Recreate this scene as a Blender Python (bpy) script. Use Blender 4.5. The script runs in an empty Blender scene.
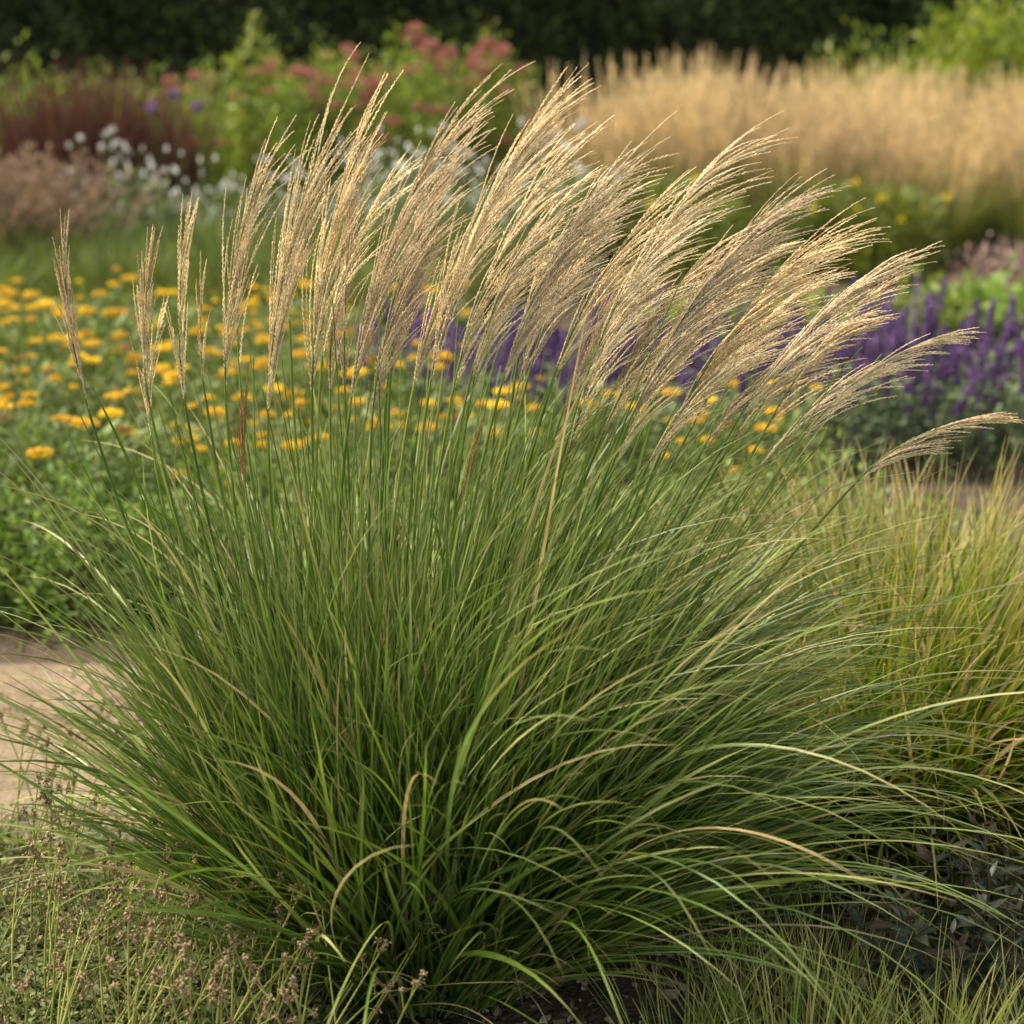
import bpy, math, random
import numpy as np
R = math.radians
rng = np.random.default_rng(7)
random.seed(7)
S = bpy.context.scene

# ------------------------------------------------------------------ camera, sky, sun, exposure
CAM_H = 1.76
PITCH = R(13.7)
LENS = 70.0
cd = bpy.data.cameras.new("camera")
cam = bpy.data.objects.new("camera", cd)
S.collection.objects.link(cam)
cam.location = (0, 0, CAM_H)
cam.rotation_euler = (R(90) - PITCH, 0, 0)
cd.lens = LENS; cd.sensor_width = 36; cd.clip_start = 0.05; cd.clip_end = 2000
cd.dof.use_dof = True; cd.dof.focus_distance = 3.55; cd.dof.aperture_fstop = 3.0
S.camera = cam

SUN_EL, SUN_AZ = 58.0, -76.0          # azimuth from +Y, negative = from the left
w = bpy.data.worlds.new("World"); S.world = w; w.use_nodes = True
nt = w.node_tree
sky = nt.nodes.new("ShaderNodeTexSky"); sky.sky_type = 'NISHITA'; sky.sun_disc = False
sky.sun_elevation = R(SUN_EL); sky.sun_rotation = R(SUN_AZ); sky.dust_density = 2.0; sky.air_density = 1.0
sky.ozone_density = 0.6
bg = nt.nodes["Background"]; bg.inputs[1].default_value = 0.15
warm = nt.nodes.new("ShaderNodeMix"); warm.data_type = 'RGBA'; warm.blend_type = 'MULTIPLY'; warm.inputs[0].default_value = 1.0
warm.inputs[7].default_value = (1.14, 1.0, .66, 1)      # thin warm overcast in front of the blue
nt.links.new(sky.outputs[0], warm.inputs[6]); nt.links.new(warm.outputs[2], bg.inputs[0])
sd = bpy.data.lights.new("sun", 'SUN'); sd.energy = 2.7; sd.angle = R(12); sd.color = (1.0, 0.92, 0.81)
sun = bpy.data.objects.new("sun", sd); S.collection.objects.link(sun)
from mathutils import Vector
sv = Vector((math.sin(R(SUN_AZ)) * math.cos(R(SUN_EL)), math.cos(R(SUN_AZ)) * math.cos(R(SUN_EL)), math.sin(R(SUN_EL))))
sun.rotation_euler = sv.to_track_quat('Z', 'Y').to_euler()
S.view_settings.view_transform = 'Standard'; S.view_settings.look = 'None'
S.view_settings.exposure = 1.38; S.view_settings.gamma = 1.0
S.cycles.use_denoising = True
S.cycles.max_bounces = 7; S.cycles.diffuse_bounces = 3; S.cycles.glossy_bounces = 2
S.cycles.transmission_bounces = 3; S.cycles.transparent_max_bounces = 6
S.cycles.sample_clamp_indirect = 4.0
COL = S.collection
FPX = LENS / 36 * 1024

def ray(px, py):
    x = (px - 512) / FPX; y = -(py - 512) / FPX
    c, s = math.cos(PITCH), math.sin(PITCH)
    return np.array([x, c + y * s, -s + y * c])
def at(px, py, Y):
    d = ray(px, py); return np.array([0, 0, CAM_H]) + d * (Y / d[1])
def gx(px, Y):                         # X for a column of the picture at depth Y
    return at(px, 512, Y)[0]

# ------------------------------------------------------------------ materials
def lin(c):
    return tuple(((v / 255) / 12.92 if v / 255 < .04045 else ((v / 255 + .055) / 1.055) ** 2.4) for v in c)

def plant_mat(name, cols, tip=None, tip_from=0.7, tip_amt=0.7, trans=0.35, rough=0.5, rib=None, spec=0.35, noise_scale=60.0, noise_amt=0.25, sat=None):
    """cols: [(pos, (r,g,b) linear)] picked by each leaf's own random number"""
    m = bpy.data.materials.new(name); m.use_nodes = True
    n = m.node_tree.nodes; l = m.node_tree.links
    for x in list(n): n.remove(x)
    out = n.new("ShaderNodeOutputMaterial")
    ra = n.new("ShaderNodeAttribute"); ra.attribute_name = "rnd"
    ta = n.new("ShaderNodeAttribute"); ta.attribute_name = "t"
    rp = n.new("ShaderNodeValToRGB"); cr = rp.color_ramp
    cr.elements[0].position = cols[0][0]; cr.elements[0].color = (*cols[0][1], 1)
    cr.elements[1].position = cols[-1][0]; cr.elements[1].color = (*cols[-1][1], 1)
    for p, c in cols[1:-1]:
        e = cr.elements.new(p); e.color = (*c, 1)
    oi = n.new("ShaderNodeObjectInfo")
    l.new(ra.outputs["Fac"], rp.inputs[0])
    col = rp.outputs[0]
    if tip:
        mr = n.new("ShaderNodeMapRange"); mr.inputs[1].default_value = tip_from; mr.inputs[2].default_value = 1.0
        mr.inputs[3].default_value = 0; mr.inputs[4].default_value = tip_amt
        l.new(ta.outputs["Fac"], mr.inputs[0])
        mx = n.new("ShaderNodeMix"); mx.data_type = 'RGBA'; mx.inputs[7].default_value = (*tip, 1)
        l.new(mr.outputs[0], mx.inputs[0]); l.new(col, mx.inputs[6]); col = mx.outputs[2]
    if rib:
        ma = n.new("ShaderNodeAttribute"); ma.attribute_name = "mid"
        pw = n.new("ShaderNodeMath"); pw.operation = 'POWER'; pw.inputs[1].default_value = 5.0
        l.new(ma.outputs["Fac"], pw.inputs[0])
        ml = n.new("ShaderNodeMath"); ml.operation = 'MULTIPLY'; ml.inputs[1].default_value = 0.7
        l.new(pw.outputs[0], ml.inputs[0])
        mx = n.new("ShaderNodeMix"); mx.data_type = 'RGBA'; mx.inputs[7].default_value = (*rib, 1)
        l.new(ml.outputs[0], mx.inputs[0]); l.new(col, mx.inputs[6]); col = mx.outputs[2]
    tc = n.new("ShaderNodeTexCoord"); nz = n.new("ShaderNodeTexNoise"); nz.inputs["Scale"].default_value = noise_scale
    nz.inputs["Detail"].default_value = 2
    l.new(tc.outputs["Object"], nz.inputs["Vector"])
    mr = n.new("ShaderNodeMapRange"); mr.inputs[3].default_value = 1 - noise_amt; mr.inputs[4].default_value = 1 + noise_amt
    mr.inputs[1].default_value = .3; mr.inputs[2].default_value = .7
    l.new(nz.outputs["Fac"], mr.inputs[0])
    mo = n.new("ShaderNodeMapRange"); mo.inputs[3].default_value = 0.88; mo.inputs[4].default_value = 1.12
    l.new(oi.outputs["Random"], mo.inputs[0])
    mu = n.new("ShaderNodeMath"); mu.operation = 'MULTIPLY'
    l.new(mr.outputs[0], mu.inputs[0]); l.new(mo.outputs[0], mu.inputs[1])
    hs = n.new("ShaderNodeHueSaturation"); l.new(mu.outputs[0], hs.inputs["Value"]); l.new(col, hs.inputs["Color"])
    mh = n.new("ShaderNodeMapRange"); mh.inputs[3].default_value = 0.49; mh.inputs[4].default_value = 0.51
    l.new(oi.outputs["Random"], mh.inputs[0]); l.new(mh.outputs[0], hs.inputs["Hue"])
    col = hs.outputs[0]
    pb = n.new("ShaderNodeBsdfPrincipled"); pb.inputs["Roughness"].default_value = rough
    pb.inputs["Specular IOR Level"].default_value = spec
    l.new(col, pb.inputs["Base Color"])
    if trans > 0:
        tr = n.new("ShaderNodeBsdfTranslucent")
        h2 = n.new("ShaderNodeHueSaturation"); h2.inputs["Saturation"].default_value = 1.12; h2.inputs["Value"].default_value = 1.25
        l.new(col, h2.inputs["Color"]); l.new(h2.outputs[0], tr.inputs[0])
        ms = n.new("ShaderNodeMixShader"); ms.inputs[0].default_value = trans
        l.new(pb.outputs[0], ms.inputs[1]); l.new(tr.outputs[0], ms.inputs[2]); l.new(ms.outputs[0], out.inputs[0])
    else:
        l.new(pb.outputs[0], out.inputs[0])
    return m

def ground_mat(name, c1, c2, c3, scale, bump=0.6, dist=0.02):
    m = bpy.data.materials.new(name); m.use_nodes = True
    n = m.node_tree.nodes; l = m.node_tree.links
    pb = n["Principled BSDF"]; pb.inputs["Roughness"].default_value = 0.92; pb.inputs["Specular IOR Level"].default_value = 0.2
    tc = n.new("ShaderNodeTexCoord")
    a = n.new("ShaderNodeTexNoise"); a.inputs["Scale"].default_value = scale; a.inputs["Detail"].default_value = 8; a.inputs["Roughness"].default_value = .7
    b = n.new("ShaderNodeTexNoise"); b.inputs["Scale"].default_value = scale * .12; b.inputs["Detail"].default_value = 3
    v = n.new("ShaderNodeTexVoronoi"); v.inputs["Scale"].default_value = scale * 2.2
    for x in (a, b, v): l.new(tc.outputs["Object"], x.inputs["Vector"])
    rp = n.new("ShaderNodeValToRGB"); rp.color_ramp.elements[0].position = .35; rp.color_ramp.elements[1].position = .68
    rp.color_ramp.elements[0].color = (*c1, 1); rp.color_ramp.elements[1].color = (*c2, 1)
    l.new(a.outputs["Fac"], rp.inputs[0])
    r2 = n.new("ShaderNodeMapRange"); r2.inputs[1].default_value = .45; r2.inputs[2].default_value = .7; r2.inputs[4].default_value = .7
    l.new(b.outputs["Fac"], r2.inputs[0])
    mx = n.new("ShaderNodeMix"); mx.data_type = 'RGBA'; mx.inputs[7].default_value = (*c3, 1)
    l.new(r2.outputs[0], mx.inputs[0]); l.new(rp.outputs[0], mx.inputs[6])
    hs = n.new("ShaderNodeHueSaturation"); l.new(mx.outputs[2], hs.inputs["Color"])
    vr = n.new("ShaderNodeMapRange"); vr.inputs[3].default_value = .8; vr.inputs[4].default_value = 1.25
    l.new(v.outputs["Color"], vr.inputs[0]); l.new(vr.outputs[0], hs.inputs["Value"]); l.new(hs.outputs[0], pb.inputs["Base Color"])
    bp = n.new("ShaderNodeBump"); bp.inputs["Strength"].default_value = bump; bp.inputs["Distance"].default_value = dist
    ad = n.new("ShaderNodeMath"); ad.operation = 'ADD'; l.new(a.outputs["Fac"], ad.inputs[0]); l.new(v.outputs["Distance"], ad.inputs[1])
    l.new(ad.outputs[0], bp.inputs["Height"]); l.new(bp.outputs[0], pb.inputs["Normal"])
    return m

# ------------------------------------------------------------------ mesh collecting
class MB:
    def __init__(s): s.v = []; s.q = []; s.t3 = []; s.t = []; s.r = []; s.m = []; s.n = 0
    def add(s, v, quads=None, tris=None, t=None, rnd=None, mid=None):
        k = len(v); v = np.asarray(v, float)
        s.v.append(v)
        if quads is not None and len(quads): s.q.append(np.asarray(quads) + s.n)
        if tris is not None and len(tris): s.t3.append(np.asarray(tris) + s.n)
        s.t.append(np.zeros(k) if t is None else np.broadcast_to(t, (k,)))
        s.r.append(np.zeros(k) if rnd is None else np.broadcast_to(rnd, (k,)))
        s.m.append(np.zeros(k) if mid is None else np.broadcast_to(mid, (k,)))
        s.n += k
        return s
    def build(s, name, mat, parent=None, smooth=True, offset=None):
        v = np.concatenate(s.v)
        if offset is not None: v = v - np.asarray(offset)
        me = bpy.data.meshes.new(name)
        q = np.concatenate(s.q) if s.q else np.zeros((0, 4), int)
        t3 = np.concatenate(s.t3) if s.t3 else np.zeros((0, 3), int)
        me.vertices.add(len(v)); me.vertices.foreach_set("co", v.astype(np.float32).ravel())
        nl = q.size + t3.size
        me.loops.add(nl); me.loops.foreach_set("vertex_index", np.concatenate([q.ravel(), t3.ravel()]).astype(np.int32))
        me.polygons.add(len(q) + len(t3))
        st = np.concatenate([np.arange(len(q)) * 4, q.size + np.arange(len(t3)) * 3]).astype(np.int32)
        me.polygons.foreach_set("loop_start", st)
        me.polygons.foreach_set("use_smooth", np.full(len(st), smooth))
        for nm, arr in (("t", s.t), ("rnd", s.r), ("mid", s.m)):
            at_ = me.attributes.new(nm, 'FLOAT', 'POINT'); at_.data.foreach_set("value", np.concatenate(arr).astype(np.float32))
        me.update(calc_edges=True); me.materials.append(mat)
        o = bpy.data.objects.new(name, me); COL.objects.link(o)
        if parent is not None: o.parent = parent
        return o

def nrm(a): return a / np.maximum(np.linalg.norm(a, axis=-1, keepdims=True), 1e-9)
def U(a, b, n=None): return rng.uniform(a, b, n)

def grow(P, D, L, seg, g, wind=(0, 0, 0), p=1.0, wob=0.0):
    """curves that leave P along D and bend under gravity g and wind"""
    N = len(P); P = P.copy(); D = nrm(D.copy()); g = np.broadcast_to(g, (N,)); W = np.broadcast_to(np.asarray(wind, float), (N, 3))
    L = np.broadcast_to(L, (N,)); pts = [P.copy()]; tan = [D.copy()]
    drift = rng.normal(0, 1, (N, 3)) * wob
    for k in range(seg):
        s = (k + .7) / seg
        D = D + (W + np.stack([0 * g, 0 * g, -g], 1)) * (s ** p) / seg + drift / seg
        if wob: drift = drift + rng.normal(0, 1, (N, 3)) * wob * .6
        D = nrm(D); P = P + D * (L / seg)[:, None]
        pts.append(P.copy()); tan.append(D.copy())
    return np.stack(pts, 1), np.stack(tan, 1)

def strips(mb, pts, tan, width, prof, rnd, twist=0.0, fold=0.3, tw0=0.0):
    N, K, _ = pts.shape; s = np.linspace(0, 1, K)
    side = np.cross(tan, np.array([0, 0, 1.0])); side = nrm(side + 1e-6)
    nor = nrm(np.cross(side, tan))
    a = np.broadcast_to(tw0, (N,))[:, None] + np.broadcast_to(twist, (N,))[:, None] * s[None, :]
    ca, sa = np.cos(a)[..., None], np.sin(a)[..., None]
    sd_ = side * ca + nor * sa; no = nor * ca - side * sa
    wd = (np.broadcast_to(width, (N,))[:, None] * prof[None, :])[..., None] * .5
    V = np.stack([pts - sd_ * wd, pts - no * wd * fold, pts + sd_ * wd], 2)   # N,K,3,3
    idx = np.arange(N * K * 3).reshape(N, K, 3)
    q1 = np.stack([idx[:, :-1, 0], idx[:, :-1, 1], idx[:, 1:, 1], idx[:, 1:, 0]], -1).reshape(-1, 4)
    q2 = np.stack([idx[:, :-1, 1], idx[:, :-1, 2], idx[:, 1:, 2], idx[:, 1:, 1]], -1).reshape(-1, 4)
    t = np.broadcast_to(s[None, :, None], (N, K, 3)).ravel()
    r = np.broadcast_to(np.asarray(rnd)[:, None, None], (N, K, 3)).ravel()
    m = np.broadcast_to(np.array([0, 1., 0])[None, None], (N, K, 3)).ravel()
    mb.add(V.reshape(-1, 3), np.concatenate([q1, q2]), t=t, rnd=r, mid=m)

def tubes(mb, pts, tan, rad, rnd, sides=5, t=None):
    """rad: (N,K) radii"""
    N, K, _ = pts.shape
    ref = np.array([0.31, 0.2, 0.1]); a = nrm(np.cross(tan, ref)); b = nrm(np.cross(tan, a))
    rad = np.broadcast_to(rad, (N, K))
    ang = np.arange(sides) * 2 * np.pi / sides
    V = pts[:, :, None] + (a[:, :, None] * np.cos(ang)[None, None, :, None] + b[:, :, None] * np.sin(ang)[None, None, :, None]) * rad[..., None, None]
    idx = np.arange(N * K * sides).reshape(N, K, sides); nx = np.roll(idx, -1, 2)
    q = np.stack([idx[:, :-1], nx[:, :-1], nx[:, 1:], idx[:, 1:]], -1).reshape(-1, 4)
    s = np.linspace(0, 1, K) if t is None else t
    mb.add(V.reshape(-1, 3), q, t=np.broadcast_to(s[None, :, None], (N, K, sides)).ravel(),
           rnd=np.broadcast_to(np.asarray(rnd)[:, None, None], (N, K, sides)).ravel())

def leaves(mb, C, D, L, W, rnd, curl=0.15, roll=None):
    """leaf-shaped folded faces; C stalk point, D direction of the leaf"""
    N = len(C); D = nrm(D); L = np.broadcast_to(L, (N,))[:, None]; W = np.broadcast_to(W, (N,))[:, None]
    side = nrm(np.cross(D, np.array([0, 0, 1.]) + rng.normal(0, .35, (N, 3)))); nor = np.cross(side, D)
    z = -nor * L * curl
    V = np.stack([C, C + D * L * .35 - side * W * .5 + nor * W * .12, C + D * L * .38, C + D * L * .35 + side * W * .5 + nor * W * .12,
                  C + D * L * .72 - side * W * .34 + z * .4, C + D * L * .75 + z * .4 - nor * W * .08, C + D * L * .72 + side * W * .34 + z * .4, C + D * L + z], 1)
    i = np.arange(N)[:, None] * 8
    q = np.concatenate([i + np.array([[1, 2, 5, 4]]), i + np.array([[2, 3, 6, 5]])])
    tr = np.concatenate([i + np.array([[0, 2, 1]]), i + np.array([[0, 3, 2]]), i + np.array([[4, 5, 7]]), i + np.array([[5, 6, 7]])])
    mb.add(V.reshape(-1, 3), q, tr, t=np.tile([0, .35, .38, .35, .72, .75, .72, 1.], N), rnd=np.repeat(rnd, 8),
           mid=np.tile([1, 0, 1, 0, 0, 1, 0, 1.], N))

_ph = np.array([[math.cos(a), math.sin(a)] for a in np.arange(4) * np.pi / 2])
def spikelets(mb, C, D, L, W, rnd, t=0.5):
    """slim pointed grains"""
    N = len(C); D = nrm(D); L = np.broadcast_to(L, (N,))[:, None]; W = np.broadcast_to(W, (N,))[:, None]
    a = nrm(np.cross(D, rng.normal(0, 1, (N, 3)))); b = np.cross(D, a)
    ring = [C + D * L * .4 + (a * c + b * s) * W * .5 for c, s in _ph]
    V = np.stack([C] + ring + [C + D * L], 1)
    i = np.arange(N)[:, None] * 6
    tr = np.concatenate([i + np.array([[0, 1 + (k + 1) % 4, 1 + k]]) for k in range(4)] + [i + np.array([[5, 1 + k, 1 + (k + 1) % 4]]) for k in range(4)])
    mb.add(V.reshape(-1, 3), None, tr, t=np.repeat(np.broadcast_to(t, (N,)), 6), rnd=np.repeat(rnd, 6))

def sph(n):
    v = rng.normal(0, 1, (n, 3)); return nrm(v)

# ------------------------------------------------------------------ naming
def tag(o, label=None, cat=None, group=None, kind=None):
    if label: o['label'] = label
    if cat: o['category'] = cat
    if group: o['group'] = group
    if kind: o['kind'] = kind
    return o
def thing(name, loc, label, cat, group=None, rz=0):
    o = bpy.data.objects.new(name, None); COL.objects.link(o); o.location = loc; o.rotation_euler = (0, 0, rz)
    o.empty_display_size = .1
    return tag(o, label, cat, group)
KIDS = {}
def copy_tree(o, parent=None):
    c = o.copy(); COL.objects.link(c)
    if parent is not None: c.parent = parent
    for ch in o.children: copy_tree(ch, c)
    return c
def place(protos, spots, label=None):
    """spots: (x, y, rz, scale); the first use of a prototype moves it, later ones copy it"""
    used = set(); copies = []
    plan = []
    for i, s in enumerate(spots):
        k = i % len(protos)
        if k in used: plan.append((copy_tree(protos[k]), s))
        else: used.add(k); plan.append((protos[k], s))
    for o, (x, y, rz, sc) in plan:
        o.location = (x, y, 0); o.rotation_euler = (0, 0, rz); o.scale = (sc, sc, sc * (1 + random.uniform(-.06, .06)))
    return [p[0] for p in plan]

PROF_BLADE = lambda K: np.interp(np.linspace(0, 1, K), [0, .06, .3, .6, .85, 1], [.55, .8, 1, .9, .5, .03])
def radial(n, spread, wind=0.0):
    a = U(0, 2 * np.pi, n); return a, np.stack([np.sin(spread) * np.cos(a) + wind, np.sin(spread) * np.sin(a), np.cos(spread)], 1)

# ================================================================== GROUND
xs = np.concatenate([[-300, -80, -30, -12, -6], np.arange(-3, 3.01, .05), [6, 12, 30, 80, 300]])
ys = np.concatenate([[-100, -20, 0, 1.5], np.arange(2.4, 8, .05), np.arange(8.2, 26, .6), [40, 80, 300, 900]])
X, Y = np.meshgrid(xs, ys)
def bump_h(x, y):
    h = .012 * np.sin(x * 5.1 + 1.3 * np.sin(y * 3.7)) + .010 * np.sin(y * 7.3 + x * 2.1) + .005 * np.sin(x * 19 + y * 13) + .004 * np.sin(x * 31 - y * 27)
    return h * (np.abs(x) < 5) * (y < 9) - .012
Z = bump_h(X, Y) + rng.normal(0, .003, X.shape) * (np.abs(X) < 3.1) * (Y < 8)
nx_, ny_ = len(xs), len(ys); idx = np.arange(nx_ * ny_).reshape(ny_, nx_)
q = np.stack([idx[:-1, :-1], idx[:-1, 1:], idx[1:, 1:], idx[1:, :-1]], -1).reshape(-1, 4)
soil = ground_mat("soil_material", (.045, .031, .021), (.14, .102, .072), (.08, .058, .042), 38, .9, .012)
g = MB().add(np.stack([X.ravel(), Y.ravel(), Z.ravel()], 1), q).build("ground", soil)
tag(g, "bare brown garden soil running under all the planting", "ground", kind="structure")

# sandy path, left, runs behind the big grass
gravel = ground_mat("sandy_path_material", (.15, .11, .072), (.29, .218, .142), (.10, .073, .05), 60, .5, .006)
n = 90; u = np.linspace(0, 1, n); cx = -9 + 9.3 * u; ybk = 5.42 + .06 * np.sin(cx * 2.1) - .5 * np.clip(u - .93, 0, 1) / .07; yfr = 4.14 + .09 * np.sin(cx * 1.7 + 1) + .9 * np.clip(u - .93, 0, 1) / .07
rows = 30; V = []
for k in range(rows):
    f = k / (rows - 1); yy = yfr + (ybk - yfr) * f
    edge = 1 if k in (0, rows - 1) else 0
    zz = .014 + .004 * np.sin(cx * 9 + yy * 7) + rng.normal(0, .0012, n) - edge * .06
    V.append(np.stack([cx, yy, zz], 1))
V = np.concatenate(V); idx = np.arange(n * rows).reshape(rows, n)
q = np.stack([idx[:-1, :-1], idx[:-1, 1:], idx[1:, 1:], idx[1:, :-1]], -1).reshape(-1, 4)
tag(MB().add(V, q).build("path", gravel), "pale sandy path curving behind the large grass on the left", "path", kind="structure")

# pebbles, bark chips and litter on the soil
def bits(name, label, n, xr, yr, size, cols, flat=.5, z=0.0, reject=None, kindname="litter"):
    mb = MB()
    x = U(*xr, n); y = U(*yr, n)
    if reject is not None:
        k = ~reject(x, y); x, y = x[k], y[k]; n = len(x)
    s = size * np.exp(rng.normal(0, .45, n))
    a = nrm(rng.normal(0, 1, (n, 3)) * np.array([1, 1, .35])); b = nrm(np.cross(a, rng.normal(0, .3, (n, 3)) + np.array([0, 0, 1.]))); c = np.cross(a, b)
    C = np.stack([x, y, bump_h(x, y) + z + s * .15], 1)
    ang = np.arange(6) * np.pi / 3; V = []
    for lev, rr in ((-.5, .7), (.5, .75)):
        for k in ang:
            rr2 = rr * U(.75, 1.2, n)[:, None]
            V.append(C + a * s[:, None] * np.cos(k) * rr2 + b * s[:, None] * .45 * np.sin(k) * rr2 + c * s[:, None] * lev * flat)
    V.append(C + c * s[:, None] * .65 * flat); V.append(C - c * s[:, None] * .6 * flat); V = np.stack(V, 1)
    i = np.arange(n)[:, None] * 14
    q = np.concatenate([i + np.array([[k, (k + 1) % 6, 6 + (k + 1) % 6, 6 + k]]) for k in range(6)])
    tr = np.concatenate([i + np.array([[6 + k, 6 + (k + 1) % 6, 12]]) for k in range(6)] + [i + np.array([[(k + 1) % 6, k, 13]]) for k in range(6)])
    mb.add(V.reshape(-1, 3), q, tr, rnd=np.repeat(U(0, 1, n), 14))
    m = plant_mat(name + "_material", cols, trans=0, rough=.85, spec=.2, noise_amt=.35, noise_scale=120)
    return tag(mb.build(name, m, smooth=False), label, "ground litter", kind="stuff")
bits("bark_chips", "brown bark chips and small stones scattered over the soil below the grasses", 9000, (-1.6, 1.8), (2.9, 4.9), .011,
     [(0, (.05, .033, .023)), (.45, (.14, .10, .07)), (.8, (.27, .20, .145)), (1, (.5, .42, .33))], .5,
     reject=lambda x, y: (x < -.3) & (y > 4.0))
bits("path_grit", "pale grit and small pebbles lying on the sandy path", 9000, (-2.2, -.3), (4.05, 5.4), .005,
     [(0, (.14, .10, .07)), (.6, (.28, .21, .15)), (1, (.42, .34, .26))], .6, z=.022)

# ================================================================== FEATURE GRASS
HX, HY = -0.17, 3.50
blade_green = plant_mat("blade_green", [(0, (.016, .044, .005)), (.35, (.045, .105, .008)), (.65, (.105, .205, .018)), (.84, (.23, .33, .045)), (.955, (.40, .46, .16)), (.965, (.45, .34, .17)), (1, (.52, .42, .24))],
                        tip=(.38, .37, .14), tip_from=.74, tip_amt=.55, trans=.20, rough=.42, rib=(.26, .31, .16), spec=.45, noise_scale=9, noise_amt=.22)
stalk_green = plant_mat("stalk_green", [(0, (.07, .13, .015)), (.6, (.13, .20, .028)), (1, (.25, .29, .06))], trans=.08, rough=.4, spec=.4, noise_scale=12, noise_amt=.2)
plume_tan = plant_mat("plume_tan", [(0, (.50, .36, .21)), (.3, (.70, .57, .39)), (.7, (.84, .75, .58)), (1, (.92, .86, .73))], trans=.45, rough=.6, spec=.25, noise_scale=30, noise_amt=.15)
plume_brown = plant_mat("plume_brown", [(0, (.22, .11, .04)), (.6, (.42, .24, .10)), (1, (.55, .36, .17))], trans=.2, rough=.6, spec=.25, noise_scale=30, noise_amt=.15)

hero = thing("maiden_grass", (HX, HY, 0), "huge green clump of ornamental grass with pale tan plumes blowing to the right", "ornamental grass")
off = (HX, HY, 0)

def hero_blades(n, Lr, tiltmax, front=None, g=(.9, 2.4), wind=.35, rad=.2, tilt_min=0.02, az=None, wob=.10):
    r = np.sqrt(U(0, 1, n)); a = U(0, 2 * np.pi, n) if az is None else U(az[0], az[1], n)
    base = np.stack([HX + r * rad * 1.15 * np.cos(a), HY + r * rad * .9 * np.sin(a), U(-.01, .02, n)], 1)
    a2 = a + rng.normal(0, .45, n)
    tilt = tilt_min + r ** 1.3 * tiltmax * U(.55, 1.05, n) + np.abs(rng.normal(0, .05, n))
    D = np.stack([np.sin(tilt) * np.cos(a2), np.sin(tilt) * np.sin(a2), np.cos(tilt)], 1)
    L = U(Lr[0], Lr[1], n) * (1 - .12 * np.clip(-np.cos(a2), 0, 1))
    tilt = tilt * (1 - .10 * np.clip(-np.cos(a2), 0, 1)) * (1 - .15 * np.clip(-np.sin(a2), 0, 1))
    D = np.stack([np.sin(tilt) * np.cos(a2), np.sin(tilt) * np.sin(a2), np.cos(tilt)], 1)
    gg = U(g[0], g[1], n) * (L / 1.1) * (1 - .35 * np.clip(-np.sin(a2), 0, 1))
    # shoots on the sheltered left stand straighter
    W = np.zeros((n, 3)); W[:, 0] = wind * U(.4, 1.5, n) * (1 + .8 * np.clip(np.cos(a2), -1, 1)); W[:, 1] = rng.normal(0, .12, n)
    return base, D, L, gg, W

fol = MB()
for (n, Lr, tm, gr, wd, width, wb, az_) in ((1500, (.55, 1.10), R(36), (.3, 1.6), .45, (.0050, .0128), .15, None),
                                   (1100, (.45, 1.02), R(56), (.6, 2.6), .35, (.0048, .0120), .2, None),
                                   (750, (.45, .90), R(70), (1.0, 2.8), .2, (.0035, .0080), .2, None),
                                   (900, (.85, 1.36), R(34), (1.2, 3.0), .95, (.003, .0066), .16, None),
                                   (650, (.75, 1.20), R(58), (1.8, 3.8), .5, (.0030, .0062), .2, (-1.5, .6)),
                                   (420, (.70, 1.15), R(62), (1.8, 4.2), .1, (.004, .0080), .3, None),
                                   (260, (.22, .65), R(72), (1.2, 4.2), .1, (.003, .0065), .32, None)):
    b, D, L, gg, W = hero_blades(n, Lr, tm, g=gr, wind=wd, az=az_)
    pts, tan = grow(b, D, L, 15, gg, W, p=1.5, wob=wb)
    pts[..., 2] = np.maximum(pts[..., 2], .004 + bump_h(pts[..., 0], pts[..., 1]))
    strips(fol, pts, tan, U(*width, n), PROF_BLADE(16), U(.955, 1, n) if wb == .32 else U(0, 1, n), twist=rng.normal(0, 1.3, n), tw0=rng.normal(0, .5, n))
fol.build("foliage", blade_green, hero, offset=off)

# the largest arching blades, one by one
pale = plant_mat("blade_pale", [(0, (.09, .17, .03)), (.5, (.17, .25, .06)), (.86, (.28, .33, .12)), (.9, (.45, .34, .17)), (1, (.52, .38, .22))],
                 tip=(.46, .33, .15), tip_from=.65, tip_amt=.8, trans=.3, rough=.4, rib=(.36, .38, .2), spec=.45, noise_scale=9, noise_amt=.22)
NB = 96
for k in range(NB):
    side = (0, 1, 2, 3, 0, 1, 0, 3)[k % 8]
    az = [(-1.7, .1), (-.7, .8), (-4.0, -2.4), (2.6, 3.9)][side]
    tm_ = [14, 16, 14, 10][side]
    b, D, L, gg, W = hero_blades(1, (.90, 1.45), R(34), g=((1.5, 3.2), (1.4, 2.8), (1.6, 3.0), (2.2, 4.2))[side], wind=(.65, .5, .1, -.1)[side], rad=.22, tilt_min=R(tm_), az=az)
    pts, tan = grow(b, D, L, 22, gg, W, p=(1.3, 1.2, 1.5, 2.0)[side], wob=.14)
    pts[..., 2] = np.maximum(pts[..., 2], .01)
    mb = MB(); strips(mb, pts, tan, U(.0058, .0096, 1), PROF_BLADE(23), U(0, 1, 1), twist=rng.normal(0, 1.2, 1), tw0=rng.normal(0, .4, 1))
    mb.build("blade", pale, hero, offset=off)

def bez(P0, P1, P2, u):
    u = np.asarray(u)[:, None]; return (1 - u) ** 2 * P0 + 2 * u * (1 - u) * P1 + u ** 2 * P2
def bezt(P0, P1, P2, u):
    u = np.asarray(u)[:, None]; return nrm(2 * (1 - u) * (P1 - P0) + 2 * u * (P2 - P1))

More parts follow.
